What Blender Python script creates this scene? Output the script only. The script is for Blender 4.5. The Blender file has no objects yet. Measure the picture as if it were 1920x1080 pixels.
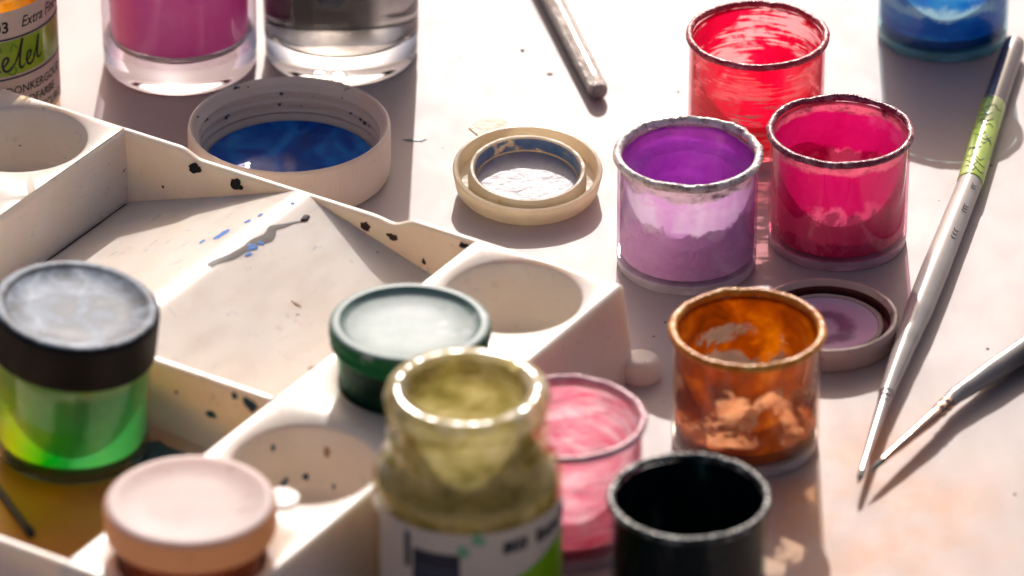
import bpy, bmesh, math, random
from mathutils import Vector, Matrix, noise as mnoise

# ------------------------------------------------------------------ camera, sky, sun, exposure
S = bpy.context.scene
COL = S.collection
CM = 0.01                                   # everything below is written in centimetres
PITCH, DIST = math.radians(30.5), 114.0
cam = bpy.data.cameras.new('camera')
cam.sensor_width = 36.0
cam.lens = 200.6
cam.clip_start, cam.clip_end = 0.05, 400.0
cam.dof.use_dof = True
cam.dof.focus_distance = 1.155
cam.dof.aperture_fstop = 15.5
co = bpy.data.objects.new('camera', cam)
COL.objects.link(co)
co.location = (0, -DIST * math.cos(PITCH) * CM, DIST * math.sin(PITCH) * CM)
co.rotation_euler = (math.pi / 2 - PITCH, 0, 0)
S.camera = co

SUN_EL, SUN_AZ = math.radians(29.0), math.radians(1.0)
w = bpy.data.worlds.new('World')
S.world = w
w.use_nodes = True
wt = w.node_tree
sky = wt.nodes.new('ShaderNodeTexSky')
sky.sky_type = 'NISHITA'
sky.sun_disc = False
sky.sun_elevation = SUN_EL
sky.sun_rotation = SUN_AZ
sky.air_density, sky.dust_density, sky.ozone_density = 0.4, 4.0, 0.6
wb = wt.nodes.new('ShaderNodeMix')          # white balance of the daylight: warm, a little pink
wb.data_type, wb.blend_type = 'RGBA', 'MULTIPLY'
wb.inputs[0].default_value = 1.0
wb.inputs[7].default_value = (1.08, 0.985, 0.92, 1)
wt.links.new(sky.outputs[0], wb.inputs[6])
wt.links.new(wb.outputs[2], wt.nodes['Background'].inputs[0])
wt.nodes['Background'].inputs[1].default_value = 0.115

sl = bpy.data.lights.new('sun', 'SUN')
sl.energy = 3.0
sl.angle = math.radians(0.55)
sl.color = (1.0, 0.94, 0.90)
so = bpy.data.objects.new('sun', sl)
COL.objects.link(so)
so.rotation_euler = (-(math.pi / 2 - SUN_EL), 0, -SUN_AZ)

S.view_settings.view_transform = 'Standard'
S.view_settings.look = 'None'
S.view_settings.exposure = 0.12
S.view_settings.gamma = 1.0
S.render.engine = 'CYCLES'
S.cycles.use_denoising = True
S.cycles.max_bounces = 16
S.cycles.transmission_bounces = 12
S.cycles.transparent_max_bounces = 24
S.cycles.sample_clamp_indirect = 6.0

# ------------------------------------------------------------------ helpers
def lin(c):
    f = lambda v: (v / 12.92) if v <= 0.04045 else ((v + 0.055) / 1.055) ** 2.4
    return tuple(f(v / 255.0) for v in c) + (1.0,)

class NT:
    """small node-writing helper; noise scales are per centimetre"""
    def __init__(s, name):
        s.m = bpy.data.materials.new(name)
        s.m.use_nodes = True
        s.t = s.m.node_tree
        s.t.nodes.clear()
        s.out = s.t.nodes.new('ShaderNodeOutputMaterial')
        s._tc = None
    def node(s, kind, **kw):
        n = s.t.nodes.new(kind)
        for k, v in kw.items():
            setattr(n, k, v)
        return n
    def put(s, sock, v):
        if hasattr(v, 'is_output'):
            s.t.links.new(v, sock)
        elif v is not None:
            if isinstance(v, tuple) and len(v) == 3 and sock.type == 'RGBA':
                v = v + (1.0,)
            sock.default_value = v
    def coord(s):
        if s._tc is None:
            mp = s.node('ShaderNodeMapping')
            mp.inputs['Scale'].default_value = (100, 100, 100)
            s.t.links.new(s.node('ShaderNodeTexCoord').outputs['Object'], mp.inputs[0])
            s._tc = mp.outputs[0]
        return s._tc
    def noise(s, scale, stretch=(1, 1, 1), off=(0, 0, 0), detail=4, rough=.55, dist=0.0):
        mp = s.node('ShaderNodeMapping')
        mp.inputs['Scale'].default_value = stretch
        mp.inputs['Location'].default_value = off
        s.t.links.new(s.coord(), mp.inputs[0])
        n = s.node('ShaderNodeTexNoise')
        n.inputs['Scale'].default_value = scale
        n.inputs['Detail'].default_value = detail
        n.inputs['Roughness'].default_value = rough
        n.inputs['Distortion'].default_value = dist
        s.t.links.new(mp.outputs[0], n.inputs['Vector'])
        return n.outputs['Fac']
    def axis(s, i):
        sp = s.node('ShaderNodeSeparateXYZ')
        s.t.links.new(s.coord(), sp.inputs[0])
        return sp.outputs[i]
    def math(s, op, a, b=None, c=None, clamp=False):
        n = s.node('ShaderNodeMath', operation=op, use_clamp=clamp)
        for i, v in enumerate((a, b, c)):
            if v is not None:
                s.put(n.inputs[i], v)
        return n.outputs[0]
    def rng(s, v, a, b, c=0.0, d=1.0, smooth=True):
        n = s.node('ShaderNodeMapRange', interpolation_type='SMOOTHSTEP' if smooth else 'LINEAR')
        s.put(n.inputs[0], v)
        for i, q in enumerate((a, b, c, d)):
            s.put(n.inputs[1 + i], q)
        return n.outputs[0]
    def ramp(s, v, stops, mode='LINEAR'):
        n = s.node('ShaderNodeValToRGB')
        n.color_ramp.interpolation = mode
        el = n.color_ramp.elements
        while len(el) < len(stops):
            el.new(0.5)
        for e, (p, c) in zip(el, stops):
            e.position = p
            e.color = c if len(c) == 4 else c + (1,)
        s.put(n.inputs[0], v)
        return n.outputs[0]
    def mixc(s, f, a, b):
        n = s.node('ShaderNodeMix', data_type='RGBA')
        s.put(n.inputs[0], f); s.put(n.inputs[6], a); s.put(n.inputs[7], b)
        return n.outputs[2]
    def bump(s, h, strength=.3, dist=.0005):
        n = s.node('ShaderNodeBump')
        n.inputs['Strength'].default_value = strength
        n.inputs['Distance'].default_value = dist
        s.put(n.inputs['Height'], h)
        return n.outputs[0]
    def pri(s, color, rough=.4, normal=None, **kw):
        n = s.node('ShaderNodeBsdfPrincipled')
        s.put(n.inputs['Base Color'], color)
        s.put(n.inputs['Roughness'], rough)
        if normal is not None:
            s.put(n.inputs['Normal'], normal)
        for k, v in kw.items():
            s.put(n.inputs[k], v)
        return n.outputs[0]
    def shader(s, kind, color=None, normal=None, **kw):
        n = s.node(kind)
        if color is not None:
            s.put(n.inputs['Color'], color)
        if normal is not None:
            s.put(n.inputs['Normal'], normal)
        for k, v in kw.items():
            s.put(n.inputs[k], v)
        return n.outputs[0]
    def mix(s, f, a, b):
        n = s.node('ShaderNodeMixShader')
        s.put(n.inputs[0], f)
        s.t.links.new(a, n.inputs[1]); s.t.links.new(b, n.inputs[2])
        return n.outputs[0]
    def fres(s, lo=.04, hi=.85, p=4.0):
        lw = s.node('ShaderNodeLayerWeight')
        lw.inputs['Blend'].default_value = .5
        return s.rng(s.math('POWER', lw.outputs['Facing'], p), 0, 1, lo, hi, False)
    def done(s, sh):
        s.t.links.new(sh, s.out.inputs['Surface'])
        return s.m

def simple(name, rgb, rough=.4, var=.12, scale=1.5, bump=0.0, bscale=8.0, **kw):
    n = NT(name)
    c = lin(rgb)
    d = tuple(v * (1 - var) for v in c[:3]) + (1,)
    l = tuple(min(1, v * (1 + var * .6)) for v in c[:3]) + (1,)
    col = n.ramp(n.noise(scale, detail=6), [(.3, d), (.7, l)])
    nb = n.bump(n.noise(bscale, detail=5), bump) if bump else None
    return n.done(n.pri(col, rough, nb, **kw))

def clear(name, tint, rough=.03, lo=.04, hi=.8, p=4.0, smudge=0.0):
    """thin clear wall: tinted see-through plus a Fresnel gloss, with faint smudges"""
    n = NT(name)
    g = n.shader('ShaderNodeBsdfGlossy', (1, 1, 1, 1), Roughness=rough)
    t = n.shader('ShaderNodeBsdfTransparent', lin(tint))
    sh = n.mix(n.fres(lo, hi, p), t, g)
    if smudge:
        d = n.shader('ShaderNodeBsdfDiffuse', lin((225, 215, 212)))
        k = n.rng(n.noise(1.6, (1, 1, 2.2), (3, 5, 1), 6, .65), .52, .78, 0, smudge)
        sh = n.mix(k, sh, d)
    return n.done(sh)

def glass(name, tint, ior=1.5, rough=.0):
    n = NT(name)
    return n.done(n.pri(lin(tint), rough, **{'Transmission Weight': 1.0, 'IOR': ior}))

def coat(name, cols, cover=.5, soft=.05, scale=1.2, stretch=(1, 1, 1), seed=0.0, transl=.5, zcov=None, gloss=.25,
         cstretch=(1, 1, 1), cscale=1.0, film=None, film_a=.3, fine=.0, pale=None, grime=None, fstretch=None, back=None, spec=.5):
    """paint left on a wall: covers where noise says so, lets light through it, thin film elsewhere.
    zcov = [(z, added cover)...] as a ramp over 0..3 cm"""
    n = NT(name)
    m = n.noise(scale, stretch, (seed, seed * 1.7, seed * .6), 6, .6, .3)
    if fine:
        m = n.math('ADD', m, n.math('MULTIPLY', n.math('SUBTRACT', n.noise(scale * 6, fstretch or stretch, (seed, 2, 1), 4), .5), fine))
    if zcov:
        z = n.math('DIVIDE', n.axis(2), 3.0)
        add = n.ramp(z, [(a / 3.0, (max(0, b * .5 + .5),) * 3) for a, b in zcov])
        m = n.math('ADD', m, n.math('MULTIPLY', n.math('SUBTRACT', add, .5), 2.0))
    thr = 1.0 - cover
    k = n.rng(m, thr - soft, thr + soft)
    if back:                                # coverage thinned below this height so sun reaches the front wall
        bz, amt = back[:2]
        bk = n.math('MULTIPLY', n.rng(n.axis(1), .1, .8) if len(back) < 3 else n.rng(n.math('ADD', n.axis(1), n.math('MULTIPLY', n.noise(1.2, detail=5), .8)), .1, .45, 1, 0), n.rng(n.math('ADD', n.axis(2), n.math('MULTIPLY', n.noise(1.5, detail=4), .4)), bz + .1, bz + .3, 1, 0))
        k = n.math('MULTIPLY', k, n.math('SUBTRACT', 1.0, n.math('MULTIPLY', bk, amt)))
    stops = [(p, lin(c)) for p, c in cols]
    col = n.ramp(n.noise(cscale, cstretch, (seed + 4, seed, 7), 5, .6, .4), stops)
    if pale:                                # ragged pale patch, painted sun glow on lilac and magenta coats: (colour, z low, z high, raggedness)
        pc, p0, p1, pr = pale[:4]
        zz = n.math('ADD', n.axis(2), n.math('MULTIPLY', n.math('SUBTRACT', n.noise(1.3, (1, 1, .8), (seed, 9, 2), 6, .6, .4), .5), pr))
        pk = n.math('MULTIPLY', n.rng(zz, p0 - .06, p0 + .06), n.rng(zz, p1 - .1, p1 + .1, 1, 0))
        pk = n.math('MULTIPLY', pk, n.rng(n.noise(.7, (1, 1, .3), (seed + 3, 2, 2), 3), .38, .55))
        col = n.mixc(pk, col, lin(pc))
        if len(pale) > 4:                   # translucency cut below a ragged line to shape the sunlit edge
            zt = n.math('ADD', n.axis(2), n.math('MULTIPLY', n.math('SUBTRACT', n.noise(1.1, (1, 1, .7), (seed, 4, 4), 6, .65, .5), .5), pale[4][1]))
            transl = n.rng(zt, pale[4][0] - .05, pale[4][0] + .07, pale[4][2], transl)
    if grime:                               # dirty crust running down from the rim: (colour, z, depth)
        gc, g0, gd = grime
        gk = n.rng(n.math('ADD', n.axis(2), n.math('MULTIPLY', n.math('SUBTRACT', n.noise(2.0, (1, 1, 1.5), (seed, 6, 6), 6, .7), .5), gd)), g0 - .05, g0 + .05)
        gcol = n.ramp(n.noise(2.4, (1, 1, 2), (seed, 3, 9), 6, .7), [(.32, tuple(v * .18 for v in lin(gc)[:3]) + (1,)), (.52, lin(gc)), (.75, tuple(min(1, v * 1.25) for v in lin(gc)[:3]) + (1,))])
        col = n.mixc(gk, col, gcol)
    nb = n.bump(n.math('ADD', n.noise(3.0, stretch, (seed, 0, 0), 5), n.math('MULTIPLY', n.noise(11.0, stretch, (seed, 3, 0), 3), .3)), .8, .0007)
    d = n.pri(col, gloss, nb, **{'Specular IOR Level': spec})
    tr = n.shader('ShaderNodeBsdfTranslucent', col)
    paint = n.mix(transl, d, tr)
    tp = n.shader('ShaderNodeBsdfTransparent', (1, 1, 1, 1))
    if film:
        fc = lin(film)
        ff = n.mix(.5, n.shader('ShaderNodeBsdfDiffuse', fc), n.shader('ShaderNodeBsdfTranslucent', fc))
        fk = n.rng(n.noise(scale * 2.2, fstretch or stretch, (seed + 9, 1, 3), 6, .65), .25, .75, film_a * .3, min(1, film_a * 1.7))
        tp = n.mix(fk, n.shader('ShaderNodeBsdfTransparent', tuple(.35 + .65 * v for v in fc[:3]) + (1,)), ff)
    return n.done(n.mix(k, tp, paint))

def link_mesh(name, bm, mat, parent=None, sharp=38, weld=True):
    if weld:
        bmesh.ops.remove_doubles(bm, verts=bm.verts, dist=1e-5)
    bmesh.ops.recalc_face_normals(bm, faces=bm.faces)
    for v in bm.verts:
        v.co *= CM
    a = math.radians(sharp)
    for f in bm.faces:
        f.smooth = True
    for e in bm.edges:
        if len(e.link_faces) == 2 and e.calc_face_angle(0) > a:
            e.smooth = False
    me = bpy.data.meshes.new(name)
    bm.to_mesh(me)
    bm.free()
    for m in (mat if isinstance(mat, (list, tuple)) else [mat]):
        me.materials.append(m)
    o = bpy.data.objects.new(name, me)
    COL.objects.link(o)
    if parent is not None:
        o.parent = parent
    return o

def thing(name, label, cat, loc=(0, 0, 0), rot=(0, 0, 0), group=None):
    o = bpy.data.objects.new(name, None)
    o.empty_display_size = .01
    COL.objects.link(o)
    o.location = tuple(v * CM for v in loc)
    o.rotation_euler = rot
    o['label'] = label
    o['category'] = cat
    if group:
        o['group'] = group
    return o

def lathe(prof, seg=96, jit=None, bm=None, center=(0, 0)):
    bm = bm or bmesh.new()
    rows = []
    for r, z in prof:
        if r < 1e-6:
            rows.append([bm.verts.new((center[0], center[1], z))])
            continue
        row = []
        for i in range(seg):
            a = 2 * math.pi * i / seg
            rr, zz = (r, z) if jit is None else jit(r, z, a)
            row.append(bm.verts.new((center[0] + rr * math.cos(a), center[1] + rr * math.sin(a), zz)))
        rows.append(row)
    for p, q in zip(rows[:-1], rows[1:]):
        for i in range(seg):
            j = (i + 1) % seg
            if len(p) == 1 and len(q) == 1:
                continue
            if len(p) == 1:
                bm.faces.new((p[0], q[i], q[j]))
            elif len(q) == 1:
                bm.faces.new((p[i], p[j], q[0]))
            else:
                bm.faces.new((p[i], p[j], q[j], q[i]))
    return bm

def arc(cx, cz, r, a0, a1, n=6):
    return [(cx + r * math.cos(math.radians(a0 + (a1 - a0) * i / n)), cz + r * math.sin(math.radians(a0 + (a1 - a0) * i / n))) for i in range(n + 1)]

def crust(seed, amp=.02, f=2.2):
    def j(r, z, a):
        p = Vector((math.cos(a) * f + seed, math.sin(a) * f, z * 2.0))
        q = Vector((math.cos(a) * f * 3 + seed, math.sin(a) * f * 3, z * 5.0))
        k = mnoise.noise(p) * amp + mnoise.noise(q) * amp * .8 + max(0, mnoise.noise(q * 2.7)) * amp * .9
        return r + k * .6, z + k
    return j

def tube(pts, rads, seg=20, cap=True, bm=None):
    bm = bm or bmesh.new()
    pts = [Vector(p) for p in pts]
    rows = []
    up = Vector((0, 0, 1))
    for i, p in enumerate(pts):
        d = (pts[min(i + 1, len(pts) - 1)] - pts[max(i - 1, 0)]).normalized()
        sx = d.cross(up)
        sx = sx.normalized() if sx.length > 1e-4 else Vector((1, 0, 0))
        sy = sx.cross(d).normalized()
        rows.append([bm.verts.new(p + (sx * math.cos(2 * math.pi * k / seg) + sy * math.sin(2 * math.pi * k / seg)) * rads[i]) for k in range(seg)])
    for a, b in zip(rows[:-1], rows[1:]):
        for k in range(seg):
            l = (k + 1) % seg
            bm.faces.new((a[k], a[l], b[l], b[k]))
    if cap:
        bm.faces.new(rows[0][::-1]); bm.faces.new(rows[-1])
    return bm

def blob(rx, ry, h, seed=0, seg=22, map_=None, tail=0.0):
    """irregular flattened drop of paint in a 2-D frame, mapped to 3-D by map_(x, y, lift)"""
    map_ = map_ or (lambda x, y, l: (x, y, l))
    bm = bmesh.new()
    rings = [(1.0, 0.0), (.9, .6), (.6, .92)]
    rows = []
    for k, l in rings:
        row = []
        for i in range(seg):
            a = 2 * math.pi * i / seg
            e = 1 + .5 * mnoise.noise(Vector((math.cos(a) * 1.2 + seed * 3.1, math.sin(a) * 1.2, seed))) + .3 * mnoise.noise(Vector((math.cos(a) * 3 + seed * 1.7, math.sin(a) * 3, seed + 5)))
            x, y = rx * k * e * math.cos(a), ry * k * e * math.sin(a)
            if tail and y < 0:
                y *= 1 + tail
            row.append(bm.verts.new(map_(x, y, h * l)))
        rows.append(row)
    c = bm.verts.new(map_(0, 0, h))
    for p, q in zip(rows[:-1], rows[1:]):
        for i in range(seg):
            j = (i + 1) % seg
            bm.faces.new((p[i], p[j], q[j], q[i]))
    for i in range(seg):
        bm.faces.new((rows[-1][i], rows[-1][(i + 1) % seg], c))
    return bm

def ribbon(pts, widths, map_, bm=None, lift=.008):
    bm = bm or bmesh.new()
    P2 = [Vector(p) for p in pts]
    # resample with Catmull-Rom
    fine, fw = [], []
    n = len(P2)
    for i in range(n - 1):
        p0, p1, p2, p3 = P2[max(i - 1, 0)], P2[i], P2[i + 1], P2[min(i + 2, n - 1)]
        for k in range(6):
            t = k / 6
            fine.append(.5 * ((2 * p1) + (p2 - p0) * t + (2 * p0 - 5 * p1 + 4 * p2 - p3) * t * t + (3 * p1 - p0 - 3 * p2 + p3) * t ** 3))
            fw.append(widths[i] * (1 - t) + widths[i + 1] * t)
    fine.append(P2[-1]); fw.append(widths[-1])
    rows = []
    for i, p in enumerate(fine):
        d = (fine[min(i + 1, len(fine) - 1)] - fine[max(i - 1, 0)])
        d = d.normalized() if d.length > 1e-6 else Vector((1, 0))
        nrm = Vector((-d.y, d.x)) * fw[i] * .5
        a, c, b = p + nrm, p, p - nrm
        rows.append((bm.verts.new(map_(a.x, a.y, lift * .2)), bm.verts.new(map_(c.x, c.y, lift)), bm.verts.new(map_(b.x, b.y, lift * .2))))
    for a, b in zip(rows[:-1], rows[1:]):
        bm.faces.new((a[0], a[1], b[1], b[0]))
        bm.faces.new((a[1], a[2], b[2], b[1]))
    return bm

def on_cyl(R, phi0=0.0, z0=0.0):
    """x runs along the surface to the viewer's right, y upward; phi 0 faces -Y"""
    def f(x, y, l):
        a = phi0 + x / R
        return ((R + l) * math.sin(a), -(R + l) * math.cos(a), z0 + y)
    return f

def text_mesh(body, size, map_, shear=0.0, align='LEFT', bold=0.0, width=1.0):
    cu = bpy.data.curves.new('lettering', 'FONT')
    cu.body = body
    cu.size = size
    cu.shear = shear
    cu.align_x = align
    cu.offset = bold
    cu.resolution_u = 3
    ob = bpy.data.objects.new('lettering', cu)
    me = ob.to_mesh()
    bm = bmesh.new()
    bm.from_mesh(me)
    ob.to_mesh_clear()
    bpy.data.objects.remove(ob)
    for v in bm.verts:
        v.co = Vector(map_(v.co.x * width, v.co.y, .012))
    return bm

def cyl_patch(R, a0, a1, z0, z1, n=40, ztop=None):
    bm = bmesh.new()
    rows = []
    for i in range(n + 1):
        a = a0 + (a1 - a0) * i / n
        zt = z1 if ztop is None else ztop(i / n)
        rows.append((bm.verts.new((R * math.sin(a), -R * math.cos(a), z0)), bm.verts.new((R * math.sin(a), -R * math.cos(a), zt))))
    for a, b in zip(rows[:-1], rows[1:]):
        bm.faces.new((a[0], b[0], b[1], a[1]))
    return bm

def skin_disc(R, z, rings=14, seg=72, amp=.03, seed=0, f=1.3, dome=0.0, tilt=0.0, meniscus=.05):
    """paint surface: a disc with ripples, a dome and a raised rim where it clings to the wall"""
    def j(r, zz, a):
        x, y = r * math.cos(a), r * math.sin(a)
        k = mnoise.noise(Vector((x * f + seed, y * f, seed))) * amp + mnoise.noise(Vector((x * f * 3 + seed, y * f * 3, seed))) * amp * .35
        q = r / R
        return r, zz + k * (1 - q ** 6) + dome * (1 - q * q) + tilt * y + meniscus * max(0, q - .85) / .15
    prof = [(R * i / rings, z) for i in range(rings, 0, -1)] + [(0, z + dome)]
    return lathe(prof, seg, j)

# ------------------------------------------------------------------ table
def table():
    n = NT('satin_table')
    big = n.noise(.12, (1, 1, 1), (2, 9, 0), 5, .6)
    fine = n.noise(14, (1, 1, 1), (0, 0, 0), 3, .6)
    brushed = n.noise(1.3, (1, .5, 1), (0, 3, 0), 6, .65)
    c = n.ramp(big, [(.25, lin((188, 174, 169))), (.75, lin((199, 187, 183)))])
    # warm golden glow painted into the table colour near the brushes
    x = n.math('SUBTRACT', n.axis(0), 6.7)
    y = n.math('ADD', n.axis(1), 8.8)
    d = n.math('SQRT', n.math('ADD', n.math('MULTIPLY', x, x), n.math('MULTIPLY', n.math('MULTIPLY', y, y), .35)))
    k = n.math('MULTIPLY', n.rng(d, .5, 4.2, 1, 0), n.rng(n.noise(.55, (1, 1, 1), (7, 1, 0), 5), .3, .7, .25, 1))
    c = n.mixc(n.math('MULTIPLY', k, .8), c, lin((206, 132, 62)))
    sp = n.noise(2.2, (1, 1, 1), (11, 4, 0), 2, .4)
    c = n.mixc(n.rng(sp, .80, .83), c, lin((120, 105, 100)))
    r = n.rng(n.math('ADD', n.math('MULTIPLY', brushed, .5), n.math('MULTIPLY', big, .5)), .3, .7, .38, .45)
    nb = n.bump(n.math('ADD', fine, n.math('MULTIPLY', brushed, .15)), .06, .0002)
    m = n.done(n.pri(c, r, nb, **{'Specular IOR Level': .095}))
    bm = bmesh.new()
    bmesh.ops.create_grid(bm, x_segments=4, y_segments=4, size=110)
    for v in bm.verts:
        v.co.y += 20
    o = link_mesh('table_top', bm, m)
    o['kind'] = 'structure'
    o['label'] = 'satin off-white table surface under the paints'
table()

M = {}
M['white'] = simple('white_plastic', (232, 226, 222), .35, .04, .8, .06, 6)
M['speck'] = simple('dried_teal_paint', (30, 78, 98), .4, .3, 3)
M['black_paint'] = simple('black_paint', (10, 13, 16), .65, .3, 3)
M['brown_paint'] = simple('brown_paint', (60, 40, 30), .35, .3, 3)
M['grey_paint'] = simple('grey_paint', (92, 82, 74), .6, .25, 4)
M['blue_paint'] = simple('bright_blue_paint', (10, 120, 210), .6, .2, 4)
M['ochre_paint'] = simple('ochre_paint', (178, 140, 100), .5, .2, 4)
M['navy'] = simple('navy_print', (32, 34, 52), .5, .1, 4)
M['ink'] = simple('marker_ink', (24, 30, 26), .45, .1, 4)
M['steel'] = simple('polished_ferrule', (190, 184, 180), .2, .08, 5, .05, 20, Metallic=1.0)
M['copper'] = simple('copper_ferrule', (226, 186, 160), .18, .08, 5, .05, 20, Metallic=1.0)
M['bristle'] = simple('dark_bristle', (36, 28, 26), .5, .3, 9, .3, 30)
M['silver_lacquer'] = simple('silver_grey_lacquer', (184, 178, 172), .28, .06, 3, .03, 10, **{'Coat Weight': .25, 'Coat Roughness': .15})

# ------------------------------------------------------------------ palette
TH = math.radians(-32.3)
def palette():
    t = thing('paint_palette', 'white plastic paint palette with round wells and tented mixing tray', 'palette', (0, -3.7, 0), (0, 0, TH))
    # plastic with paint stains
    n = NT('palette_plastic')
    a = n.noise(.7, (1, 1, 1), (1, 2, 3), 6, .6)
    c = n.ramp(a, [(.3, lin((240, 225, 208))), (.7, lin((248, 238, 226)))])
    c = n.mixc(n.rng(n.noise(1.1, (1, 1, 1), (8, 3, 1), 6, .7), .60, .85, 0, .35), c, lin((205, 180, 150)))
    c = n.mixc(n.rng(n.noise(3.3, (1, 1, 1), (3, 8, 5), 3, .5), .745, .77, 0, .8), c, lin((110, 92, 80)))
    st = n.noise(1.7, (1, 1, 1), (13, 1, 4), 7, .72)
    c = n.mixc(n.rng(st, .61, .70, 0, .5), c, lin((150, 170, 186)))
    c = n.mixc(n.rng(n.noise(.9, (1, 1, 2), (2, 14, 4), 7, .75), .60, .74, 0, .45), c, lin((176, 132, 96)))
    c = n.mixc(n.rng(n.noise(5.0, (1, 1, 1), (6, 6, 1), 4, .6), .72, .76, 0, .6), c, lin((70, 66, 70)))
    plastic = n.done(n.pri(c, n.rng(n.noise(2.5, (1, .3, 1), (1, 1, 9), 6, .7), .3, .7, .26, .46), n.bump(n.noise(9, detail=4), .05), **{'Subsurface Weight': .4, 'Subsurface Radius': (1.0, .6, .32), 'Subsurface Scale': .006, 'Specular IOR Level': .4}))

    Lp = lambda u, ww, z: (u, -ww, z)
    WB = [-1.45, 1.79, 5.36, 8.94, 12.15]
    def strip(name, u0, u1, cu, out_side):
        bm = bmesh.new()
        for k in range(4):
            cw = 3.575 * k
            w0, w1 = WB[k], WB[k + 1]
            ang = sorted(set([2 * math.pi * i / 72 for i in range(72)] + [math.atan2(b, a) % (2 * math.pi) for a in (u0 - cu, u1 - cu) for b in (w0 - cw, w1 - cw)]))
            rim, lip, per = [], [], []
            for a in ang:
                ca, sa = math.cos(a), math.sin(a)
                k1 = ((u1 - cu) if ca > 0 else (u0 - cu)) / ca if abs(ca) > 1e-9 else 1e9
                k2 = ((w1 - cw) if sa > 0 else (w0 - cw)) / sa if abs(sa) > 1e-9 else 1e9
                kk = min(k1, k2)
                rr = min(1.42, kk - .01)
                rim.append(bm.verts.new(Lp(cu + 1.36 * ca, cw + 1.36 * sa, 1.955)))
                lip.append(bm.verts.new(Lp(cu + rr * ca, cw + rr * sa, 2.0)))
                per.append(bm.verts.new(Lp(cu + kk * ca, cw + kk * sa, 2.0)))
            N = len(ang)
            for i in range(N):
                j = (i + 1) % N
                bm.faces.new((rim[i], rim[j], lip[j], lip[i]))
                bm.faces.new((lip[i], lip[j], per[j], per[i]))
        # rounded, slightly flared skirt on three sides
        prof = [(0, 2.0), (.055, 1.988), (.095, 1.95), (.115, 1.88), (.13, 1.7), (.34, .0)]
        ins = u0 if out_side > 0 else u1
        ous = u1 if out_side > 0 else u0
        path = [((ins, WB[0]), (0, -1))]
        for i in range(9):
            a = math.pi / 2 * i / 8
            path.append(((ous, WB[0]), (out_side * math.sin(a), -math.cos(a))))
        for ww in WB[1:-1]:
            path.append(((ous, ww), (out_side, 0)))
        for i in range(9):
            a = math.pi / 2 * i / 8
            path.append(((ous, WB[-1]), (out_side * math.cos(a), math.sin(a))))
        path.append(((ins, WB[-1]), (0, 1)))
        rows = [[bm.verts.new(Lp(p[0] + nn[0] * d, p[1] + nn[1] * d, z)) for d, z in prof] for p, nn in path]
        # inner wall toward the mixing trays
        prof2 = [(0, 2.0), (.05, 1.985), (.085, 1.94), (.10, 1.86), (.15, .05)]
        rows2 = [[bm.verts.new(Lp(ins - out_side * d, ww, z)) for d, z in prof2] for ww in WB]
        for R in (rows, rows2):
            for a, b in zip(R[:-1], R[1:]):
                for i in range(len(a) - 1):
                    bm.faces.new((a[i], b[i], b[i + 1], a[i + 1]))
        link_mesh(name, bm, plastic, t, 50)
        for k in range(4):
            zb = .55
            prof = [(1.36, 1.955), (1.335, 1.9), (1.30, zb + .3)] + arc(1.05, zb + .25, .25, 0, -90, 6) + [(.5, zb - .01), (0, zb)]
            bm = lathe(prof, 72, None, None, (cu, -3.575 * k))
            wl = link_mesh('well', bm, plastic, t, 60)
            wells.append(wl)
    wells = []
    strip('well_strip', -1.70, 1.50, 0.0, 1)
    strip('well_strip', -13.25, -10.22, -11.74, -1)

    def wall(name, ww, th, hf, u0, u1, n=120):
        bm = bmesh.new()
        rows = []
        for i in range(n + 1):
            u = u0 + (u1 - u0) * i / n
            h = hf(u)
            prof = [(-th / 2 - .04, 0.02), (-th / 2, h - .07), (-th * .42, h - .025), (-th * .2, h), (th * .2, h), (th * .42, h - .025), (th / 2, h - .07), (th / 2 + .04, .02)]
            rows.append([bm.verts.new(Lp(u, ww + a, z)) for a, z in prof])
        for a, b in zip(rows[:-1], rows[1:]):
            for i in range(7):
                bm.faces.new((a[i], b[i], b[i + 1], a[i + 1]))
        return link_mesh(name, bm, plastic, t, 60)
    sm = lambda x: x * x * (3 - 2 * x)
    def notch(u):
        a = min(1, max(0, (u + 8.85) / .55))
        b = min(1, max(0, (-3.15 - u) / .5))
        return 1.995 - .16 * sm(a) * sm(b) - .05 * math.exp(-((u + 3.75) / .25) ** 2)
    wall('back_wall', -1.45, .2, notch, -10.22, -1.70)
    wall('divider', 5.55, .24, lambda u: 1.995, -10.13, -1.79, 8)
    wall('front_wall', 12.12, .24, lambda u: 1.995, -10.22, -1.70, 8)

    # tented mixing floor: a ridge runs from the middle of the back wall to the divider
    def tent(u, ww):
        d = u + 5.85
        z = 1.9 - (.3 * d if d > 0 else -.36 * d)
        z -= .05 * math.exp(-(d / .12) ** 2) * .8
        return max(z, .3)
    bm = bmesh.new()
    us = [-10.2 + 8.5 * i / 68 for i in range(69)]
    ws = [-1.42 + (5.55 + 1.42) * i / 24 for i in range(25)]
    G = [[bm.verts.new(Lp(u, ww, tent(u, ww))) for ww in ws] for u in us]
    for i in range(68):
        for j in range(24):
            bm.faces.new((G[i][j], G[i + 1][j], G[i + 1][j + 1], G[i][j + 1]))
    link_mesh('tented_mixing_floor', bm, plastic, t, 60)
    n = NT('palette_plastic_yellow_wash')
    c = n.ramp(n.noise(.7, detail=6), [(.3, lin((228, 214, 200))), (.7, lin((236, 226, 214)))])
    x = n.math('ADD', n.axis(0), 5.2)
    y = n.math('ADD', n.axis(1), 9.2)
    d = n.math('SQRT', n.math('ADD', n.math('MULTIPLY', x, x), n.math('MULTIPLY', n.math('MULTIPLY', y, y), 1.0)))
    d = n.math('ADD', d, n.math('MULTIPLY', n.noise(.6, off=(2, 2, 2), detail=5), 2.0))
    c = n.mixc(n.rng(d, 3.2, 6.0, .95, 0), c, lin((206, 132, 46)))
    c = n.mixc(n.rng(d, 1.3, 3.0, .9, 0), c, lin((240, 168, 6)))
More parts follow.
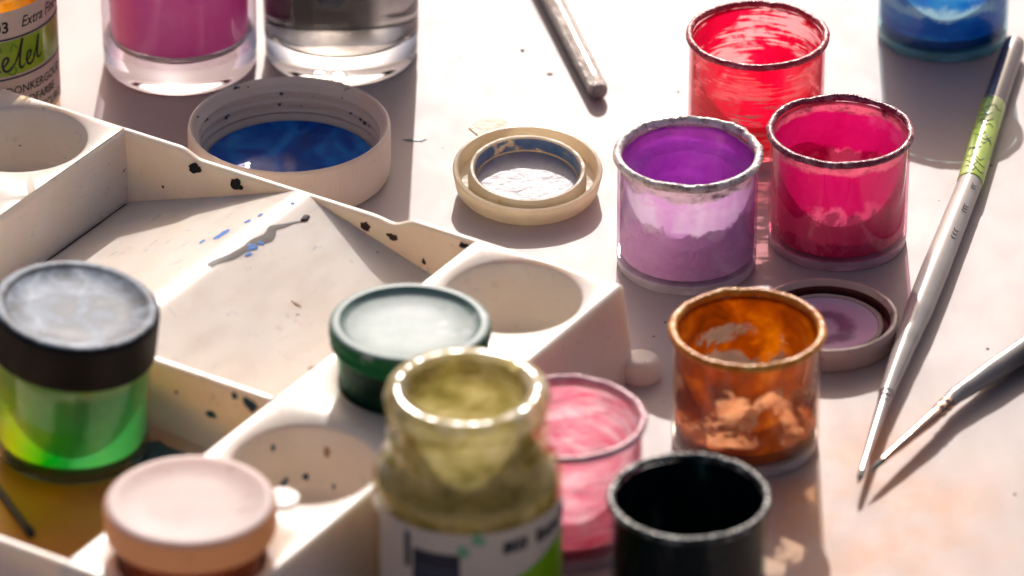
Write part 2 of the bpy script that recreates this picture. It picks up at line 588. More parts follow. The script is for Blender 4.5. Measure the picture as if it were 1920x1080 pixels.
    yellow = n.done(n.pri(c, .3, n.bump(n.noise(3, detail=5), .15)))
    bm = bmesh.new()
    ws = [5.55 + (12.12 - 5.55) * i / 12 for i in range(13)]
    fl2 = lambda u: .72 - .10 * abs(u + 5.85)
    G = [[bm.verts.new(Lp(u, ww, fl2(u))) for ww in ws] for u in us]
    for i in range(68):
        for j in range(12):
            bm.faces.new((G[i][j], G[i + 1][j], G[i + 1][j + 1], G[i][j + 1]))
    f2 = link_mesh('yellow_stained_floor', bm, yellow, t, 60)
    f2['label'] = 'mixing floor stained with yellow and ochre paint'
    # foot at the corner
    bm = lathe([(.40, 0), (.42, .12), (.40, .26)] + arc(.22, .27, .17, 10, 90, 5)[0:] + [(0, .45)], 32, None, None, (1.93, 1.62))
    link_mesh('foot', bm, plastic, t)
    # paint spots on the back wall (inner face) and divider
    def on_wall(u, z, ww):
        return lambda x, y, l: Lp(u + x, ww + l, z + y)
    for i, (u, z, rx, ry, m) in enumerate([(-8.40, 1.66, .15, .12, 'black_paint'), (-7.38, 1.60, .16, .13, 'black_paint'), (-4.27, 1.58, .12, .10, 'brown_paint'),
                                           (-3.64, 1.54, .14, .08, 'brown_paint'), (-1.95, 1.86, .11, .07, 'black_paint'), (-9.2, 1.0, .03, .04, 'grey_paint'), (-2.9, 1.2, .05, .06, 'brown_paint')]):
        link_mesh('paint_spot', blob(rx, ry, .012, i + 1, map_=on_wall(u, z, -1.335)), M[m], t)
    for i, (u, z, rx, ry, tail) in enumerate([(-2.2, 1.80, .17, .1, .6), (-2.55, 1.86, .07, .07, 0), (-3.1, 1.28, .13, .06, .4), (-3.9, 1.5, .05, .03, 0)]):
        link_mesh('paint_spot', blob(rx, ry, .025, i + 11, map_=on_wall(u, z, 5.685), tail=tail), M['speck'], t)
    link_mesh('paint_spot', blob(.62, .5, .08, 33, map_=lambda x, y, l: Lp(-3.75 + x, 6.6 + y, fl2(-3.75 + x) + .003 + l)), M['speck'], t)
    # marks on the tented floor
    onf = lambda x, y, l: Lp(x, y, tent(x, y) + .004 + l)
    sq = [(-5.74, 1.96), (-5.72, 1.76), (-5.60, 1.41), (-5.55, .96), (-5.54, .68), (-5.46, .38), (-5.49, .20), (-5.55, .03), (-5.47, -.18), (-5.38, -.44), (-5.28, -.66), (-5.34, -.82)]
    link_mesh('paint_streak', ribbon(sq, [.14, .16, .17, .15, .2, .24, .2, .16, .12, .05, .05, .09], onf, lift=.006), M['grey_paint'], t)
    link_mesh('paint_spot', blob(.07, .13, .02, 41, map_=lambda x, y, l: onf(-5.31 + x, -.74 + y, l + .004)), M['black_paint'], t)
    for i, (u, ww, a, b) in enumerate([(-6.36, .62, .09, .26), (-6.62, .95, .05, .1), (-6.15, .05, .05, .1), (-5.50, .84, .10, .13), (-5.42, 1.08, .05, .1), (-6.05, -.25, .04, .08), (-5.46, .60, .08, .06), (-5.75, -.95, .04, .06)]):
        link_mesh('paint_spot', blob(a, b, .004, 51 + i, map_=lambda x, y, l, u=u, ww=ww: onf(u + x, ww + y, l + .002)), M['blue_paint'], t)
    for i, (u, ww, a, b) in enumerate([(-3.98, 1.55, .1, .04), (-2.73, 2.86, .05, .1), (-2.4, 4.3, .08, .1)]):
        link_mesh('paint_spot', blob(a, b, .01, 71 + i, map_=lambda x, y, l, u=u, ww=ww: onf(u + x, ww + y, l)), M['ochre_paint'], t)
    # teal and pink drips inside the third well, on the wall that faces the viewer
    rnd = random.Random(5)
    for i in range(7):
        a = TH * 0 + math.radians(90 + rnd.uniform(-62, 62))
        z = rnd.uniform(.75, 1.75)
        R = 1.295 + .035 * (z - .85)
        def mp(x, y, l, a=a, z=z, R=R):
            aa = a - x / R
            return (0 + (R - l - .004) * math.cos(aa), -7.15 + (R - l - .004) * math.sin(aa), z + y)
        s = rnd.uniform(.03, .065)
        mm = 'speck' if i % 5 else 'ochre_paint'
        link_mesh('paint_spot', blob(s, s * rnd.uniform(1, 1.6), .02, 90 + i, seg=14, map_=mp, tail=rnd.uniform(0, .8)), M[mm], t)
    # grime where floor and left wall meet
    gp = [(-10.07, -1.2 + .5 * i) for i in range(12)]
    link_mesh('paint_streak', ribbon(gp, [rnd.uniform(.03, .12) for _ in gp], lambda x, y, l: Lp(x, y, tent(x, y) + .006 + l)), M['brown_paint'], t)
    return t
palette()

# ------------------------------------------------------------------ paint pots
def rim_mat(name, base, cols, light=.5):
    n = NT(name)
    a = n.noise(3.5, (1, 1, 1), (base, 1, 2), 6, .7)
    c = n.ramp(a, [(p, lin(q)) for p, q in cols])
    return n.done(n.pri(c, .2, n.bump(n.noise(5, (1, 1, 1), (base, 0, 0), 5), .8, .0008)))

def foot_mat(name, tint):
    """solid clear plastic foot: mostly see-through, bright where it scatters the light it pipes"""
    n = NT(name)
    c = lin(tuple(int(v * .65 + 252 * .35) for v in tint))
    g = n.shader('ShaderNodeBsdfGlossy', (1, 1, 1, 1), Roughness=.08)
    sc = n.mix(.4, n.shader('ShaderNodeBsdfDiffuse', c), n.shader('ShaderNodeBsdfTranslucent', c))
    tr = n.mix(n.rng(n.noise(1.2, (1, 1, 3), detail=4), .35, .7, .6, .9), n.shader('ShaderNodeBsdfTransparent', tuple(.5 + .5 * v for v in c[:3]) + (1,)), sc)
    return n.done(n.mix(n.fres(.05, .8, 3.0), tr, g))

def pot(name, label, x, y, sleeve, rim, tint, fill=None, base_tint=(235, 230, 232), H=2.47, R=1.41, rot=0.0, seed=1.0, rimr=.075, smudge=.0, amp=.02, group='small paint pots', floor=.26, lining=None):
    t = thing(name, label, 'paint pot', (x, y, 0), (0, 0, rot), group)
    # solid clear foot of the pot
    link_mesh('base', lathe([(0, .0), (R - .14, .0)] + arc(R - .07, .06, .06, -90, 0, 4) + [(R - .005, .22), (R - .03, floor - .02), (R - .09, floor - .02), (0, floor - .02)], 96), foot_mat('clear_foot_' + name, base_tint), t)
    dark = sum(tint) < 700 and fill and 'black' in label
    body = lathe([(R - .002, .23), (R, .3), (R, H - .12), (R + .02, H - .03)], 96)
    link_mesh('wall', body, clear('clear_wall_' + name, tint, .04, .02 if dark else .05, .35 if dark else .75, 6 if dark else 4, smudge), t)
    link_mesh('paint_coat', lathe([(0, floor + .01), (R * .5, floor + .0), (R - .16, floor + .01)] + arc(R - .16, floor + .11, .1, -90, 0, 4) + [(R - .06, .8), (R - .06, 1.5), (R - .06, H - .05)], 96), sleeve, t)
    link_mesh('rim', lathe([(R + .005 + rimr * math.cos(math.radians(q)), H + rimr * math.sin(math.radians(q))) for q in range(0, 361, 30)], 128, crust(seed * 7, amp)), rim, t)
    if lining:                              # thick paint clinging to the inside of the far wall
        def lump(r_, z_, a_):
            k = max(0, mnoise.noise(Vector((math.cos(a_) * 1.6 + seed, math.sin(a_) * 1.6, z_ * 1.4)))) * .16 + .03 * mnoise.noise(Vector((math.cos(a_) * 5, math.sin(a_) * 5, z_ * 4)))
            edge = 2.08 + .16 * mnoise.noise(Vector((math.cos(a_) * 1.2 + seed, math.sin(a_) * 1.2, 4)))
            s_ = min(1, max(0, (edge - z_) / .14))
            return r_ - k - .26 * s_ * s_ * (3 - 2 * s_), z_ + .03 * mnoise.noise(Vector((math.cos(a_) * 3, math.sin(a_) * 3, seed)))
        link_mesh('thick_paint', lathe([(R - .09, .5 + (H - .58) * i / 40) for i in range(41)], 96, lump), lining, t)
    if fill:
        z, m, kw = fill
        link_mesh('paint', skin_disc(R - .065, z, **kw), m, t)
    return t

def paint_surface(name, c1, c2, rough=.42, scale=.8, seed=0.0, bump=.25, sss=.0):
    n = NT(name)
    c = n.ramp(n.noise(scale, (1, 1, 1), (seed, 2, 1), 5, .55, .6), [(.3, lin(c1)), (.7, lin(c2))])
    return n.done(n.pri(c, rough, n.bump(n.noise(2.5, (1, 1, 1), (seed, 1, 0), 5), bump), **{'Specular IOR Level': .12}))

pot('paint_pot', 'nearly empty red paint pot with scraped streaky walls and crusted red rim', 5.08, 6.10,
    coat('red_coat', [(.25, (218, 6, 54)), (.6, (244, 18, 84)), (.85, (250, 70, 116))], .525, .045, .8, (1, 1, 1.3), 6.4, .55, [(0, .14), (.7, .05), (1.6, -.03), (2.2, .0), (2.5, .12)], .25, film=(255, 206, 204), film_a=.30, fine=.5, fstretch=(.35, .35, 4)),
    rim_mat('red_rim', 1, [(.3, (150, 20, 40)), (.5, (190, 50, 70)), (.7, (226, 130, 140))]), (255, 205, 212), base_tint=(255, 225, 228), seed=1, rot=.4)
pot('paint_pot', 'full magenta paint pot with dark crusted rim behind the lilac lid', 6.59, 2.00,
    coat('magenta_coat', [(.25, (200, 6, 98)), (.55, (222, 26, 122)), (.8, (244, 120, 172))], .97, .1, .9, (1, 1, 1), 5.0, .5, None, .2, cscale=.7, film=(250, 150, 190), film_a=.8, pale=((248, 120, 160), .45, 1.35, 1.8, (1.25, 2.2, .15)), grime=((240, 130, 150), 2.2, .35), back=(1.0, .75)),
    rim_mat('magenta_rim', 4, [(.3, (110, 20, 50)), (.5, (150, 60, 84)), (.68, (200, 160, 160))]), (250, 205, 225),
    (.55, paint_surface('magenta_paint', (190, 0, 84), (206, 8, 96), .5, .8, 3, .1), dict(amp=.015, dome=-.02)), base_tint=(250, 190, 220), seed=2, amp=.025)
pot('paint_pot', 'pot of bright purple paint with pale lilac walls and grimy grey rim', 3.51, 1.05,
    coat('lilac_coat', [(.3, (232, 178, 226)), (.55, (242, 200, 236)), (.75, (252, 226, 246))], .97, .12, .8, (1, 1, 1.5), 8.0, .5, None, .22, cscale=.9, film=(240, 215, 235), film_a=.8, pale=((255, 246, 250), 1.35, 2.0, 1.6, (1.42, 1.6, .06)), grime=((214, 196, 192), 2.12, .5), back=(1.7, .35)),
    rim_mat('lilac_rim', 7, [(.3, (90, 70, 66)), (.4, (186, 164, 158)), (.5, (232, 218, 212)), (.7, (246, 238, 232))]), (240, 225, 242),
    (.75, paint_surface('purple_paint', (132, 14, 164), (160, 30, 190), .5, .9, 6, .3), dict(amp=.06, dome=.05, tilt=.05)), base_tint=(240, 226, 244), seed=3, amp=.03, lining=coat('purple_lining', [(.3, (188, 70, 214)), (.6, (212, 106, 234)), (.8, (240, 170, 246))], 1.2, .05, 1, (1, 1, 1), 4, .6, None, .28, back=(9, 1, -1), spec=.5), rimr=.09, smudge=.15)
o_coat = coat('orange_coat', [(.3, (78, 28, 0)), (.52, (158, 68, 0)), (.74, (236, 138, 6))], .455, .04, 1.2, (1, 1, 1.0), 5.1, .5, [(0, .3), (.5, .2), (.7, -.02), (1.3, .02), (1.75, .08), (2.2, .35)], .18, film=(252, 224, 184), film_a=.12)
pot('paint_pot', 'amber orange paint pot almost used up with patchy see-through walls', 4.45, -5.76, o_coat,
    rim_mat('orange_rim', 9, [(.3, (196, 104, 8)), (.5, (236, 148, 20)), (.72, (250, 206, 110))]), (255, 245, 234),
    (.48, paint_surface('orange_paint', (170, 74, 0), (214, 108, 0), .4, 1.0, 2, .2), dict(amp=.04)), base_tint=(245, 235, 228), seed=4, rimr=.085, amp=.02)
pot('paint_pot', 'pot of glossy black paint with grey flecked rim and painted white glints', 3.19, -11.65,
    coat('black_coat', [(.3, (3, 10, 13)), (.6, (8, 20, 24)), (.8, (50, 76, 76))], .97, .1, .9, (1, 1, .5), 1.0, .05, None, .12, cscale=1.4, cstretch=(1, 1, .4), spec=.12),
    rim_mat('black_rim', 12, [(.35, (10, 18, 20)), (.52, (40, 52, 52)), (.58, (120, 130, 126)), (.64, (246, 242, 232))]), (215, 228, 228),  # whitest flecks are glints painted into the rim colour
    (1.0, paint_surface('black_paint_fill', (1, 6, 9), (3, 10, 13), .3, 1, 4, .2), dict(amp=.02)), base_tint=(120, 130, 135), seed=5, amp=.02)
pot('paint_pot', 'pale pink paint pot with thin washed walls half hidden by the olive bottle', 1.0, -8.95,
    coat('pink_coat', [(.3, (236, 110, 140)), (.46, (246, 184, 198)), (.62, (255, 242, 244))], .55, .15, 1.0, (.8, .8, 2.6), 6.0, .6, None, .22, cscale=1.6, cstretch=(1, 1, 2.5), film=(248, 190, 205), film_a=.8),
    rim_mat('pink_rim', 15, [(.3, (222, 130, 150)), (.6, (240, 186, 196))]), (255, 225, 232),
    (.42, paint_surface('pink_paint', (236, 150, 175), (250, 215, 225), .5, 1.4, 3, .4), dict(amp=.06)), base_tint=(250, 215, 225), seed=6)
pot('paint_pot', 'blue paint pot with pale crest on its paint at the upper right', 9.3, 10.86,
    coat('blue_coat', [(.3, (16, 104, 196)), (.5, (40, 144, 224)), (.7, (120, 206, 240))], .96, .06, .7, (.7, .7, 2.2), 4.0, .5, None, .2, cscale=.8, cstretch=(.7, .7, 2.6), back=(1.0, .7), film=(140, 205, 225), film_a=.8, pale=((236, 250, 250), 1.0, 1.25, .9)),
    rim_mat('blue_rim', 18, [(.3, (20, 60, 120)), (.6, (120, 160, 190))]), (200, 232, 240),
    (.45, paint_surface('blue_paint', (8, 70, 170), (24, 116, 210), .4, 1, 8, .3), dict(amp=.05)), base_tint=(90, 225, 240), seed=7)

# ------------------------------------------------------------------ lids
def milky(name, rgb, rough=.35, transl=.35, stain=None, seed=0.0, sscale=1.5, thr=.5):
    n = NT(name)
    c = lin(rgb)
    col = n.ramp(n.noise(1.2, off=(seed, 1, 1), detail=6), [(.3, tuple(v * .9 for v in c[:3])), (.7, c)])
    if stain:
        col = n.mixc(n.rng(n.noise(sscale, off=(seed, 5, 2), detail=6, rough=.7), thr, thr + .15, 0, .8), col, lin(stain))
    d = n.pri(col, rough, n.bump(n.noise(8, detail=4), .1))
    return n.done(n.mix(transl, d, n.shader('ShaderNodeBsdfTranslucent', col)))

def small_lid():
    t = thing('pot_lid', 'small translucent pot lid lying upturned with grey-blue dried ring', 'lid', (.31, 3.90, .155), (math.radians(6), 0, .2), 'pot lids')
    m = milky('clear_lid_plastic', (250, 238, 212), .25, .5, (226, 196, 140), 2, 2.2, .60)
    R = 1.54
    prof = [(0, .0), (R - .22, .0)] + arc(R - .14, .08, .08, -90, -10, 4) + [(R - .02, .30), (R, .40), (R - .02, .44), (R - .08, .45), (R - .12, .41), (R - .16, .18), (1.22, .17), (1.20, .40), (1.17, .44), (1.12, .44), (1.09, .40), (1.07, .12), (.6, .11), (0, .12)]
    link_mesh('lid_shell', lathe(prof, 96, crust(3, .006)), m, t)
    dried = coat('dried_blue_film', [(.3, (96, 130, 174)), (.55, (136, 164, 196)), (.8, (206, 200, 196))], .62, .06, 1.6, (1, 1, 1), 4, .15, None, .4)
    link_mesh('dried_paint_ring', lathe([(1.085, .41), (1.06, .14)], 96), dried, t)
    link_mesh('frosted_centre', skin_disc(1.02, .135, 8, 64, .012, 3, 3.0, meniscus=0), simple('frosted_plastic', (186, 180, 184), .42, .16, 3, .5, 5), t)
    tab = bmesh.new()
    a0 = math.radians(106)
    ins = [(1.50 * math.cos(a0 + d), 1.50 * math.sin(a0 + d)) for d in (-.24, -.12, 0, .12, .24)]
    outp = [((2.02 - abs(d) * .6) * math.cos(a0 + d), (2.02 - abs(d) * .6) * math.sin(a0 + d)) for d in (-.22, -.12, 0, .12, .22)]
    for z0, z1 in ((.36, .42),):
        A = [tab.verts.new((x, y, z1)) for x, y in ins]; B = [tab.verts.new((x, y, z1)) for x, y in outp]
        C = [tab.verts.new((x, y, z0)) for x, y in ins]; D = [tab.verts.new((x, y, z0)) for x, y in outp]
        for i in range(4):
            tab.faces.new((A[i], B[i], B[i + 1], A[i + 1])); tab.faces.new((C[i], C[i + 1], D[i + 1], D[i]))
            tab.faces.new((B[i], D[i], D[i + 1], B[i + 1]))
        tab.faces.new((A[0], C[0], D[0], B[0])); tab.faces.new((A[4], B[4], D[4], C[4]))
    link_mesh('pull_tab', tab, m, t)
small_lid()

def lilac_lid():
    t = thing('pot_lid', 'upturned pot lid with dried lilac paint beside the amber pot', 'lid', (6.17, -1.9, 0), (0, 0, 1.0), 'pot lids')
    m = milky('brownish_lid_plastic', (232, 206, 194), .25, .3, (120, 70, 70), 6, 1.6, .55)
    R = 1.43
    prof = [(0, .0), (R - .2, .0)] + arc(R - .12, .08, .08, -90, -10, 4) + [(R - .01, .38), (R, .47), (R - .03, .52), (R - .09, .53), (R - .14, .48), (R - .18, .2), (1.16, .18), (1.13, .32), (1.08, .35), (1.04, .32), (1.02, .2), (.5, .18), (0, .18)]
    link_mesh('lid_shell', lathe(prof, 96, crust(9, .008)), m, t)
    link_mesh('brown_paint_ring', lathe([(R - .165, .42), (R - .19, .21), (1.165, .2), (1.14, .31)], 96), simple('dried_brown_film', (92, 44, 40), .25, .35, 1.5, .3, 5), t)
    n = NT('dried_lilac')
    x = n.math('ADD', n.axis(0), .0)
    y = n.math('ADD', n.axis(1), .0)
    r = n.math('SQRT', n.math('ADD', n.math('MULTIPLY', x, x), n.math('MULTIPLY', y, y)))
    r = n.math('ADD', r, n.math('MULTIPLY', n.noise(2.0, detail=5), .5))
    c = n.ramp(n.math('DIVIDE', r, 1.6), [(.28, lin((196, 160, 186))), (.38, lin((124, 82, 118))), (.50, lin((134, 90, 126))), (.60, lin((212, 170, 200))), (.9, lin((226, 190, 212)))])
    link_mesh('dried_paint', skin_disc(1.03, .235, 10, 64, .02, 2, 2.0, dome=-.02, meniscus=.06), n.done(n.pri(c, .35, n.bump(n.noise(3, detail=6), .4))), t)
lilac_lid()

def blue_cap():
    t = thing('jar_cap', 'large white screw cap upturned and holding dark blue paint', 'cap', (-4.59, 4.72, 0))
    n = NT('cap_plastic')
    c = n.ramp(n.noise(.9, detail=6), [(.3, lin((226, 206, 186))), (.7, lin((236, 220, 204)))])
    c = n.mixc(n.rng(n.noise(2.6, off=(4, 4, 4), detail=4, rough=.6), .70, .725, 0, .9), c, lin((34, 50, 70)))
    m = n.done(n.pri(c, .35, n.bump(n.noise(7, detail=4), .06), **{'Subsurface Weight': .15, 'Subsurface Radius': (1, .6, .4), 'Subsurface Scale': .003}))
    R, H = 2.09, 1.15
    prof = [(0, 0), (R - .2, 0)] + arc(R - .14, .12, .12, -90, -5, 5) + [(R, .35), (R, H - .1), (R - .015, H - .03), (R - .05, H), (R - .09, H - .02), (R - .11, H - .08)]
    for k in range(3):                      # screw thread ridges inside
        z = H - .24 - .24 * k
        prof += [(R - .13, z + .07), (R - .21, z + .02), (R - .22, z - .03), (R - .14, z - .08)]
    prof += [(R - .2, .36), (R - .36, .07), (0, .05)]
    def knurl(r, z, a):
        if r > R - .001 and z < H - .05 and z > .2:
            return r + .004 * math.sin(a * 120), z
        return r, z
    link_mesh('cap_shell', lathe(prof, 480, knurl), m, t, 50)
    n = NT('blue_paint_pool')
    c = n.ramp(n.noise(.75, (1, 1, 1), (1, 3, 2), 5, .55, 1.6), [(.3, lin((0, 54, 130))), (.5, lin((2, 96, 196))), (.68, lin((30, 146, 232))), (.8, lin((40, 130, 170)))])
    link_mesh('paint', skin_disc(1.76, .17, 14, 96, .02, 6, 1.2, dome=0, meniscus=.08), n.done(n.pri(c, .22, n.bump(n.noise(1.8, dist=1.2, detail=5), .25), **{'Specular IOR Level': .35})), t)
    rnd = random.Random(3)
    for i in range(18):
        a = math.radians(90 + rnd.uniform(-100, 100)); z = rnd.choice([H - .06, H - .35, H - .6]) + rnd.uniform(-.05, .05)
        Rr = R - .115 - (.05 if z < .9 else 0)
        s = rnd.uniform(.015, .05)
        mp = lambda x, y, l, a=a, z=z, Rr=Rr: ((Rr - l) * math.cos(a - x / Rr), (Rr - l) * math.sin(a - x / Rr), z + y)
        link_mesh('paint_spot', blob(s, s * .8, .03, i, 12, mp), M['speck'], t)
blue_cap()

# ------------------------------------------------------------------ tumblers
def tumbler(label, x, y, liquid, zl, swirl=None):
    t = thing('glass_tumbler', label, 'glass', (x, y, 0), (0, 0, 0), 'water glasses')
    R, Ri, H, zb = 1.64, 1.50, 5.0, .62
    out = [(0, .05), (R - .5, .05), (R - .25, .0), (R - .16, .0)] + arc(R - .14, .14, .14, -90, 0, 6) + [(R, .4), (R + .02, zb), (R + .06, H - .1)]
    inn = [(Ri + .06, H - .1), (Ri + .0, zb + .28)] + arc(Ri - .25, zb + .25, .25, 0, -90, 6) + [(.6, zb - .02), (0, zb - .03)]
    return t, R, Ri, H, zb, out, inn

def tumbler_pink():
    t, R, Ri, H, zb, out, inn = tumbler('left glass tumbler filled with cloudy magenta rinse water', -7.1, 9.6, None, 4.2)
    base = out[:-2] + [(R + .01, zb - .02), (Ri - .02, zb - .02)] + [(0, zb - .02)]
    link_mesh('thick_base', lathe(out[:-2] + [(R + .012, zb + .02)] + inn[2:], 128), glass('tumbler_base_glass', (250, 246, 248)), t)
    link_mesh('glass_wall', lathe([(R + .012, zb + .0), (R + .06, H)], 128), clear('tumbler_wall', (248, 240, 246), .02, .05, .9, 3.0), t)
    n = NT('magenta_rinse_water')
    c = n.ramp(n.noise(.5, off=(1, 2, 0), detail=4), [(.3, lin((224, 116, 190))), (.7, lin((242, 180, 216)))])
    g = n.pri(c, .12)
    m = n.done(n.mix(.55, g, n.shader('ShaderNodeBsdfTranslucent', c)))
    zl = 4.0
    prof = [(0, zb + .0), (Ri - .3, zb + .0)] + arc(Ri - .27, zb + .25, .24, -90, 0, 6) + [(Ri + .03, zl), (Ri - .1, zl - .01), (0, zl - .01)]
    link_mesh('rinse_water', lathe(prof, 96), m, t)
tumbler_pink()

def tumbler_clear():
    t, R, Ri, H, zb, out, inn = tumbler('glass tumbler of clear water with dark refraction painted in at the top, beside the magenta one', -3.66, 10.0, None, 4.2)
    g = glass('tumbler_glass', (250, 250, 250))
    link_mesh('tumbler_body', lathe(out + [(R + .02, H)] + arc(R - .02, H, .05, 0, 180, 4) + inn, 128), g, t)
    n = NT('dark_refraction_water')
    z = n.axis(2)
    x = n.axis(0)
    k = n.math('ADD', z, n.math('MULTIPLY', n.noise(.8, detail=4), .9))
    k = n.rng(k, 1.0, 1.9, 0, .95)  # dark refracted surroundings painted into the upper water
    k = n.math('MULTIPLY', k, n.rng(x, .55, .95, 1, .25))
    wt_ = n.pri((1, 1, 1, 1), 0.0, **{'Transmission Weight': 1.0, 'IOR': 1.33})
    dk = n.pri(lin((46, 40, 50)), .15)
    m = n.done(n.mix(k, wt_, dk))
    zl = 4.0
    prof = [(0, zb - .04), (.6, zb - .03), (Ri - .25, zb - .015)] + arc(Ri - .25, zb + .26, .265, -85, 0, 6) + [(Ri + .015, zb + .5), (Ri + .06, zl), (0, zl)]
    link_mesh('dark_refraction_water', lathe(prof, 128), m, t)
    for dx in (-.42, -.02):                  # moulded rings under the base edge
        cx, cz = dx - .0, .28
        pts = []
        for i in range(25):
            a = 2 * math.pi * i / 24
            u, v = dx + .17 * math.cos(a), .26 + .12 * math.sin(a)
            pts.append(on_cyl(R)(u, v, .01))
        link_mesh('moulded_ring', tube(pts, [.03] * 25, 8, False), g, t)
tumbler_clear()

# ------------------------------------------------------------------ ink bottle at the upper left
def bottle_glass(t, R, zr, ro, ri, tint, rim_m, sleeve, zfloor=.25, lip_jit=.01):
    prof = [(0, .02), (R - .2, .0)] + arc(R - .12, .12, .12, -90, 0, 5) + [(R, 3.15)] + arc(R - .35, 3.2, .35, 0, 60, 6) + [(ro - .04, 3.65), (ro - .08, 3.8), (ro - .08, 3.95), (ro + .02, 4.02), (ro + .03, 4.12), (ro - .06, 4.2), (ro - .06, zr - .5), (ro + .01, zr - .45), (ro + .02, zr - .3)]
    link_mesh('glass_body', lathe(prof, 96), clear('bottle_wall_' + t.name, tint, .04, .05, .7, 3.5), t)
    link_mesh('paint_coat', lathe([(0, zfloor), (R - .3, zfloor)] + arc(R - .22, zfloor + .12, .12, -90, 0, 4) + [(R - .1, 3.0)] + arc(R - .42, 3.12, .32, 0, 60, 5) + [(ri + .2, 3.7), (ri + .05, 4.0), (ri + .0, zr - .05)], 96), sleeve, t)
    link_mesh('neck_rim', lathe([(ro + .02, zr - .36), (ro + .05, zr - .16), (ro + .01, zr - .05), (ro - .08, zr), (ri + .1, zr), (ri + .03, zr - .04), (ri, zr - .12), (ri, zr - .4)], 96, crust(4, lip_jit)), rim_m, t)

LBL = simple('label_paper', (226, 204, 184), .45, .05, 2)
LBL_G = NT('label_green')
LBL_G = LBL_G.done(LBL_G.pri(LBL_G.ramp(LBL_G.noise(1.4, detail=5), [(.3, lin((132, 172, 14))), (.7, lin((168, 196, 30)))]), .3, **{'Coat Weight': .5}))

def ink_bottle():
    R = 1.72
    t = thing('ink_bottle', 'ink bottle of amber gold with green banded paper label and handwriting', 'bottle', (-11.25, 7.66, 0), (0, 0, math.radians(5)), 'labelled ink bottles')
    amber = coat('amber_ink', [(.24, (200, 100, 6)), (.38, (250, 190, 20)), (.7, (255, 226, 110))], .98, .1, 1.0, (1, 1, 1), 3, .6, None, .2, cscale=1.8, back=(9, .7))
    bottle_glass(t, R, 5.0, 1.46, 1.03, (250, 238, 215), milky('bottle_lip', (235, 225, 205), .2, .4), amber)
    a0, a1 = math.radians(-80), math.radians(84)
    lab = link_mesh('paper_label', cyl_patch(R + .012, a0, a1, .28, 3.0, 60), LBL, t)
    link_mesh('green_band', cyl_patch(R + .018, a0, a1, 1.50, 2.31, 60), LBL_G, lab)
    bm = bmesh.new()
    for z0, z1 in ((2.335, 2.375), (1.41, 1.45)):
        b = cyl_patch(R + .02, a0, a1, z0, z1, 60)
        me = bpy.data.meshes.new('x'); b.to_mesh(me); b.free(); bm.from_mesh(me); bpy.data.meshes.remove(me)
    link_mesh('printed_line', bm, M['navy'], lab)
    D = math.radians
    def tx(s, size, deg, z, **kw):
        link_mesh('lettering', text_mesh(s, size, on_cyl(R + .008, D(deg), z), **kw), M['ink'], lab, weld=False)
    tx('803', .36, 24.5, 2.52, align='RIGHT', bold=.008)
    tx('Extra Fine Quality', .36, 33.5, 2.55, shear=.3, bold=.002, width=.8)
    tx('LIGHT GOLD  |  DONKERGOUD', .27, 77, 1.03, align='RIGHT', bold=.003, width=.9)
    tx('GOLDFARBE', .27, 66, .72, align='RIGHT', bold=.003, width=.9)
    tx('ORO SCURO', .27, 77, .42, align='RIGHT', bold=.003, width=.9)
    # handwriting across the green band
    hw = bmesh.new()
    mp = on_cyl(R + .02, D(8), 1.60)
    strokes = [[(-.10, .12), (-.02, .40), (.04, .56), (.10, .30), (.17, .04), (.22, .0), (.27, .06)],
               [(.30, .10), (.42, .22), (.44, .32), (.36, .32), (.31, .18), (.36, .03), (.48, .04), (.58, .16)],
               [(.58, .12), (.70, .40), (.80, .70), (.74, .42), (.70, .10), (.76, .02), (.84, .10)],
               [(.88, .12), (.98, .24), (1.00, .34), (.92, .32), (.88, .16), (.94, .04), (1.04, .08), (1.12, .22)],
               [(1.06, .16), (1.16, .34), (1.24, .62), (1.20, .36), (1.18, .16), (1.24, .10), (1.32, .18)]]
    for s in strokes:
        ribbon(s, [.03] + [.055] * (len(s) - 2) + [.025], mp, hw, lift=.008)
    link_mesh('handwriting', hw, M['ink'], lab)
    hw2 = bmesh.new()
    for s in ([(-.2, -.02), (-.1, -.12), (0, -.05), (-.05, .06), (-.2, -.02)], [(.42, -.02), (.55, -.1), (.62, .02), (.5, .1), (.42, -.02)], [(.2, .5), (.26, .62), (.3, .46)], [(.5, .45), (.56, .62), (.66, .5)]):
        ribbon(s, [.03] * len(s), mp, hw2, lift=.005)
    link_mesh('faded_handwriting', hw2, simple('faded_green_ink', (92, 138, 22), .4, .1), lab)
ink_bottle()

